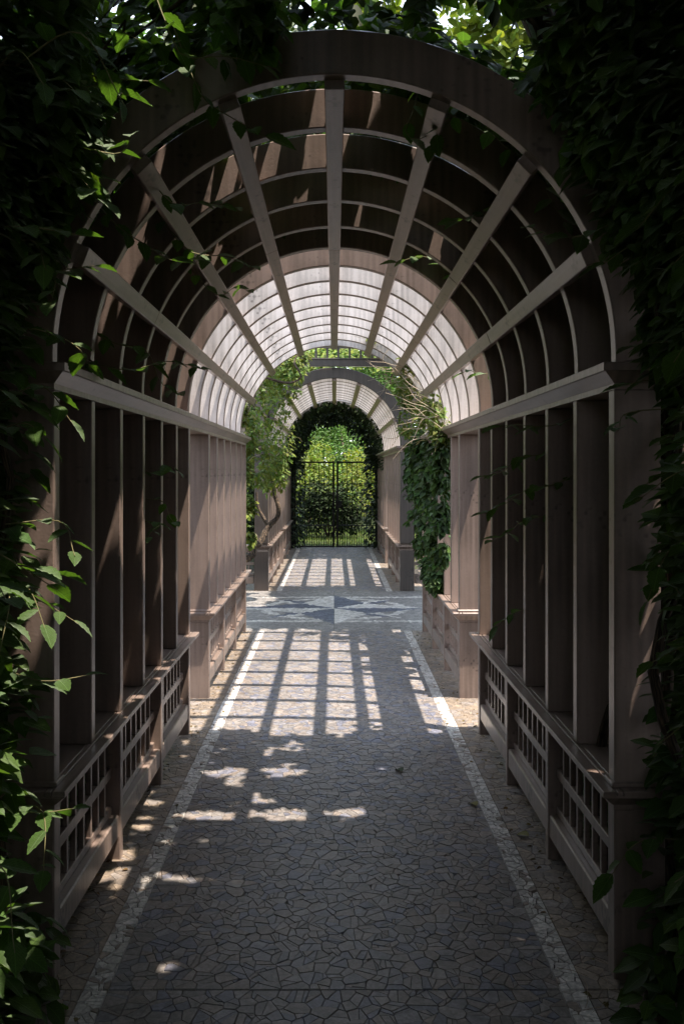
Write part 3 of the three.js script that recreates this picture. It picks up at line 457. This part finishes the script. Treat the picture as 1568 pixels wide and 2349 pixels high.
{ // roof of leaves over the crossing
  const t = thing('leafy_roof', 'spreading leafy branches above the star paving at the crossing', 'tree crown');
  foliage('foliage', t, f => { const x = R(-2.6, 3.4, f), z = R(-D0 * 4.42, -D0 * 3.18, f), p = new THREE.Vector3(x, R(3.9, 4.9, f), z + 0.55); const gz = p.z - 0.13 * p.y; if (p.x - 0.276 * p.y < -0.85 || noise(p.x * 2.3, 1, p.z * 2.3) > 0.86 || gz < -D0 * 4.41 || gz > -D0 * 3.25) return null; return { p, out: new THREE.Vector3(R(-1, 1, f), -0.3, R(-1, 1, f)) }; }, 22000, LEAF.mass, M.tree, 701, { s0: 1.0, s1: 1.6 });
  foliage('foliage', t, f => { const p = new THREE.Vector3(R(0.2, 3.8, f), R(5.3, 7.4, f), R(-D0 * 3.45, -D0 * 3.0, f)); return noise(p.x * 1.6, p.y * 1.6, p.z * 1.6) > 0.62 ? null : { p, out: new THREE.Vector3(R(-1, 1, f), -0.3, R(-1, 1, f)) }; }, 5000, LEAF.mass, M.shrub, 702, { s0: 1.2, s1: 2.0 });
  for (let i = 0; i < 5; i++) part('branch', tube([new THREE.Vector3(3.2, 3.9, -11 - i * 0.4), new THREE.Vector3(1.5, 4.4, -10.6 - i * 0.6), new THREE.Vector3(-2, 4.5, -10.4 - i * 0.7)], 0.04, 0.01, 16, 6), M.bark, t);
}
{
  const g = new THREE.PlaneGeometry(40, 22, 1, 1); g.rotateX(-Math.PI / 2); g.translate(0, -0.006, ZG - 0.3 - 11);
  const uv = g.attributes.uv; for (let i = 0; i < uv.count; i++) uv.setXY(i, uv.getX(i) * 30, uv.getY(i) * 16);
  struct('lawn', g, M.lawn);
  const b = new THREE.BufferGeometry(); b.setAttribute('position', new THREE.Float32BufferAttribute([-0.004, 0, 0, 0.004, 0, 0, 0, 0.07, 0.02], 3)); b.setIndex([0, 1, 2]); b.computeVertexNormals();
  const f = RNG(801), N = 26000, m = new THREE.InstancedMesh(b, M.blade, N); m.name = 'grass'; m.userData = { label: 'sunlit short grass of the lawn behind the iron gate', category: 'grass', kind: 'stuff' };
  for (let i = 0; i < N; i++) { const side = f() < 0.3, x = side ? (f() < 0.5 ? -1 : 1) * R(1.4, 4.5, f) : R(-3.2, 3.2, f), z = side ? R(-D0 * 6.4, -D0 * 3.2, f) : R(-27, ZG - 0.35, f); m.setMatrixAt(i, new THREE.Matrix4().compose(V.set(x, -0.006, z), Q.setFromEuler(E.set(R(-0.3, 0.3, f), R(0, 6.3, f), R(-0.3, 0.3, f))), S.setScalar(R(0.6, 1.5, f)))); m.setColorAt(i, new THREE.Color().setRGB(R(0.7, 1.5, f), R(0.8, 1.3, f), R(0.5, 1, f))); }
  scene.add(m);
  for (const s of [-1, 1]) { const p = new THREE.PlaneGeometry(6, 9.5); p.rotateX(-Math.PI / 2); p.translate(s * 6.5, -0.005, -15.2); const u = p.attributes.uv; for (let i = 0; i < u.count; i++) u.setXY(i, u.getX(i) * 5, u.getY(i) * 8); struct('lawn', p, M.lawn); }
}
function bush(name, label, cat, c, r, n, kinds, mat, seed, opt = {}, group, shear = 0) { // domed shrub: clumps of leaves round a few stems
  const t = thing(name, label, cat, group), f0 = RNG(seed), clumps = [];
  for (let i = 0; i < 22; i++) { const a = R(0, 6.283, f0), e = Math.pow(f0(), 0.7); clumps.push([new THREE.Vector3(c[0] + Math.cos(a) * r[0] * 0.72 * Math.sqrt(1 - e * e * 0.8), c[1] + r[1] * (0.15 + 0.72 * e), c[2] + Math.sin(a) * r[2] * 0.72 * Math.sqrt(1 - e * e * 0.8)), R(0.22, 0.42, f0)]); }
  foliage('foliage', t, f => { const [p0, k] = clumps[Math.floor(f() * clumps.length)]; let v; do v = new THREE.Vector3(R(-1, 1, f), R(-1, 1, f), R(-1, 1, f)); while (v.lengthSq() > 1 || v.lengthSq() < 0.35); const p = new THREE.Vector3(p0.x + v.x * k * r[0], Math.max(c[1] + 0.02, p0.y + v.y * k * r[1]), p0.z + v.z * k * r[2]); p.z -= shear * (p.y - c[1]); return { p, out: new THREE.Vector3(v.x, v.y * 0.5 - 0.1, v.z) }; }, n, kinds, mat, seed + 1, opt);
  for (let i = 0; i < 6; i++) { const p = clumps[i * 3][0].clone(); p.z -= shear * (p.y - c[1]); part('stem', tube([new THREE.Vector3(c[0] + R(-0.1, 0.1, f0), Math.max(0, c[1] - 0.02), c[2]), new THREE.Vector3((c[0] + p.x) / 2, c[1] + (p.y - c[1]) * 0.5, (c[2] + p.z) / 2), p], 0.02 * r[1], 0.006, 10, 5), M.bark, t); }
  return t;
}
function tree(label, c, h, r, n, mat, seed, group) {
  const t = thing('garden_tree', label, 'tree', group), f0 = RNG(seed), clumps = [];
  part('trunk', tube([new THREE.Vector3(c[0], 0, c[2]), new THREE.Vector3(c[0] + 0.1, h * 0.3, c[2]), new THREE.Vector3(c[0], h * 0.75, c[2])], 0.16, 0.06, 16, 8, 0.3), M.bark, t);
  for (let i = 0; i < 34; i++) { const a = R(0, 6.283, f0), e = R(-0.9, 1, f0), q = Math.sqrt(1 - e * e) * R(0.55, 0.85, f0); clumps.push([new THREE.Vector3(c[0] + Math.cos(a) * r * q, h * 0.62 + e * h * 0.36, c[2] + Math.sin(a) * r * q), R(0.3, 0.55, f0) * r * 0.6]); }
  for (const [p] of clumps.slice(0, 10)) part('limb', tube([new THREE.Vector3(c[0], h * 0.35, c[2]), new THREE.Vector3((c[0] + p.x) / 2, p.y - 0.2, (c[2] + p.z) / 2), p], 0.05, 0.012, 12, 6), M.bark, t);
  foliage('crown', t, f => { const [p0, k] = clumps[Math.floor(f() * clumps.length)]; let v; do v = new THREE.Vector3(R(-1, 1, f), R(-1, 1, f), R(-1, 1, f)); while (v.lengthSq() > 1 || v.lengthSq() < 0.3); return { p: new THREE.Vector3(p0.x + v.x * k, p0.y + v.y * k * 0.8, p0.z + v.z * k - 0.45 * (p0.y + v.y * k * 0.8 - h * 0.4)), out: new THREE.Vector3(v.x, -0.3, v.z) }; }, n, LEAF.mass, mat, seed + 1, { s0: 1.0, s1: 1.8, tone: 0.4, lean: 1 });
}
bush('shrub', 'dark rounded shrub directly behind the middle of the iron gate', 'shrub', [-0.1, 0.08, -23.4], [0.95, 1.25, 0.6], 5000, LEAF.mass, M.ivy, 820, { s0: 0.7, s1: 1.2, lean: 0 });
bush('shrub', 'yellow green shrub behind the right leaf of the gate', 'shrub', [0.75, 0.5, -25.5], [1.1, 1.7, 0.7], 3600, LEAF.mass, M.shrub, 830, { s0: 0.7, s1: 1.2, warm: 0.25, lean: 1 }, undefined, 0.9);
bush('shrub', 'light green shrub with long leaves rising above the left leaf of the gate', 'shrub', [-0.8, 0.2, -26.2], [1.1, 2.3, 0.8], 4000, [...LEAF.long, ...LEAF.mass], M.shrub, 840, { s0: 0.8, s1: 1.4, warm: 0.05, lean: 1 }, undefined, 0.9);
bush('shrub', 'tall deep green domed shrub filling the top of the far archway', 'shrub', [0.6, 0.3, -29.5], [2.4, 4.6, 1.6], 17000, LEAF.mass, M.tree, 850, { s0: 0.8, s1: 1.3, tone: 0.45, lean: 1 }, undefined, 0.8);
bush('shrub', 'sunlit shrub at the left edge of the lawn behind the gate', 'shrub', [-1.9, 0, -24.5], [0.8, 1.6, 0.8], 4000, LEAF.mass, M.shrub, 860, { s0: 0.7, s1: 1.2 });
{ // feathery palm fronds by the gate
  const t = thing('fern_palm', 'arching feathery palm fronds behind the left leaf of the gate', 'palm'), b = new THREE.Vector3(-0.75, 0.5, -24.4), leaf = leafGeo(0.26, 0.022, 3, 0.2, 0.2, 0);
  for (let k = 0; k < 9; k++) { const a = -0.6 + k * 0.45, tip = new THREE.Vector3(b.x + Math.cos(a) * 0.9, b.y + 0.75 - 0.1 * (k % 3), b.z + 0.35 + Math.sin(a) * 0.5), mid = b.clone().lerp(tip, 0.5).add(new THREE.Vector3(0, 0.4, 0)), c = new THREE.CatmullRomCurve3([b, mid, tip]), fr = part('frond', tube([b, mid, tip], 0.008, 0.003, 12, 5), M.twig, t), l = [];
    for (let i = 3; i < 22; i++) for (const s of [-1, 1]) { const u = i / 22, p = c.getPointAt(u), d = c.getTangentAt(u), sd = new THREE.Vector3().crossVectors(d, new THREE.Vector3(0, 1, 0)).normalize().multiplyScalar(s), out = d.multiplyScalar(0.6).add(sd).normalize(), x = new THREE.Vector3().crossVectors(out, new THREE.Vector3(0, 1, 0)).normalize(); l.push(leaf.clone().applyMatrix4(new THREE.Matrix4().makeBasis(x, out, new THREE.Vector3().crossVectors(x, out)).setPosition(p))); }
    const m = part('leaflet', mergeGeometries(l), M.shrub, fr); m.userData.kind = 'stuff'; }
}
const sides = [[-2.9, -8.2, 'left of the near pergola, seen through its slats'], [-3.0, -11.4, 'left of the crossing, beside the railing'], [-2.8, -14.6, 'left of the far pergola, beside its first slats'], [-3.1, -18.0, 'left of the far pergola, close to the gate'], [3.3, -8.4, 'right of the near pergola, seen through its slats'], [3.4, -11.8, 'right of the crossing, behind the hanging vine'], [3.1, -15.6, 'right of the far pergola, behind the railing'], [3.2, -18.8, 'right of the far pergola, close to the gate']];
sides.forEach(([x, z, w], i) => bush('shrub', `broad sunlit green shrub ${w}`, 'shrub', [x, 0, z], [1.15, i % 2 ? 2.5 : 2.1, 1.7], 5200, LEAF.mass, i % 3 ? M.tree : M.shrub, 900 + i * 10, { s0: 0.8, s1: 1.4, tone: 0.4 }));
[[-5.6, -17, 6.4, 2.4, 'tall green tree standing left of the far pergola'], [5.2, -19, 6.8, 2.5, 'tall green tree standing right of the far pergola'], [-2.6, -33, 8.5, 3.0, 'tall tree far behind the gate, to its left'], [3.6, -34, 9, 3.2, 'tall tree far behind the gate, to its right'], [1.9, -35.5, 9.5, 3.2, 'sunlit tree whose crown shows above the far arch'], [-6, -26, 8, 3, 'tree at the back left of the lawn'], [6.2, -27, 8, 3, 'tree at the back right of the lawn'], [-3.9, -10.6, 9, 2.8, 'tall tree left of the crossing'], [6.6, -11, 7, 2.8, 'tall tree right of the crossing']]
  .forEach(([x, z, h, r, l], i) => tree(l, [x, 0, z], h, r, 9000, M.tree, 1000 + i * 10));
{ // a far-off wood closes the view
  const t = thing('distant_wood', 'dense far wood closing the view behind the lawn and trees', 'wood'); t.userData.kind = 'stuff';
  foliage('foliage', t, f => { const a = R(-1.25, 1.25, f), d = R(40, 46, f); return { p: new THREE.Vector3(Math.sin(a) * d, Math.pow(f(), 0.8) * (8 + 4 * noise(a * 9, 0, 0)), -Math.cos(a) * d), out: new THREE.Vector3(R(-1, 1, f), -0.2, 1) }; }, 34000, LEAF.mass, M.tree, 1200, { s0: 6, s1: 10 });
}
{ // trunk and limbs of the tree leaning over the first arch, upper right
  const t = thing('old_tree', 'dark forked tree limb rising behind the top right of the first arch', 'tree');
  part('trunk', tube([new THREE.Vector3(1.35, 0, -3.55), new THREE.Vector3(1.3, 1.6, -3.6), new THREE.Vector3(1.15, 2.7, -3.5), new THREE.Vector3(0.78, 3.32, -3.4), new THREE.Vector3(0.62, 3.7, -3.4), new THREE.Vector3(0.6, 4.6, -3.3)], 0.085, 0.05, 40, 9, 0.3), M.bark, t);
  part('limb', tube([new THREE.Vector3(0.78, 3.3, -3.42), new THREE.Vector3(0.95, 3.6, -3.5), new THREE.Vector3(1.3, 4.0, -3.7), new THREE.Vector3(1.5, 4.6, -3.9)], 0.05, 0.015, 24, 8, 0.3), M.bark, t);
}

// ---------------------------------------------------------------- small things on the paving
[['small pale yellow fallen leaf on the right edge of the path beside the bench', 1212, 1928, 0.9, M.dry], ['dark curled fallen leaf on the middle of the path', 922, 1778, 0.5, M.core], ['tan fallen leaf on the right half of the path near the white strip', 1092, 1858, 0.35, M.dry]].forEach(([l, px, py, a, m], i) => {
  const r = 1174 / (py - 1082), p = at(px, py, r), o = thing('fallen_leaf', l, 'leaf', null, [p.x, 0.016, p.z]), b = part('blade', leafGeo(0.07, 0.045, 9, 0.5, 0.3, 0.05), m, o); b.rotation.set(-Math.PI / 2 + 0.15, 0, a); part('stalk', tube([new THREE.Vector3(0, 0, 0), new THREE.Vector3(-0.012, 0.004, 0.01), new THREE.Vector3(-0.02, 0.003, 0.022)], 0.0012, 0.0008, 6, 4), M.dryTwig, o);
});
{
  const f = RNG(1500);
  for (let i = 0; i < 14; i++) { const px = R(1240, 1500, f), py = R(2120, 2330, f), p = at(px, py, 1174 / (py - 1082)), a = R(0, 3.1, f), L = R(0.03, 0.07, f), o = thing('dry_needle', 'thin dry stalk lying on the paving by the right pedestal', 'stalk', 'dry stalks scattered on the paving by the right pedestal', [p.x, 0.015, p.z]); part('stalk', tube([new THREE.Vector3(-L * Math.cos(a), 0, -L * Math.sin(a)), new THREE.Vector3(0.004, 0.006, 0.004), new THREE.Vector3(L * Math.cos(a), 0, L * Math.sin(a))], 0.0011, 0.0007, 6, 4), M.dryTwig, o); }
}
{ // crumbs of leaves along the foot of the benches
  const f = RNG(1700), N = 420, m = new THREE.InstancedMesh(leafGeo(0.035, 0.02, 4, 0.5, 0.3, 0), M.dry, N); m.name = 'leaf_litter'; m.userData = { kind: 'stuff', label: 'dry leaf crumbs along the foot of the lattice benches', category: 'leaf litter' };
  for (let i = 0; i < N; i++) { const s = f() < 0.5 ? -1 : 1, z = R(-9.6, -2.2, f), x = s * (0.99 - Math.pow(f(), 2.2) * 0.3 + R(0, 0.2, f)); m.setMatrixAt(i, new THREE.Matrix4().compose(V.set(x, 0.013, z), Q.setFromEuler(E.set(-Math.PI / 2 + R(-0.3, 0.3, f), 0, R(0, 6.3, f), 'YXZ')), S.setScalar(R(0.3, 1.1, f)))); const k = R(0.25, 0.8, f); m.setColorAt(i, new THREE.Color().setRGB(k, k * R(0.6, 0.9, f), k * 0.6)); }
  scene.add(m);
}
renderer.render(scene, camera);
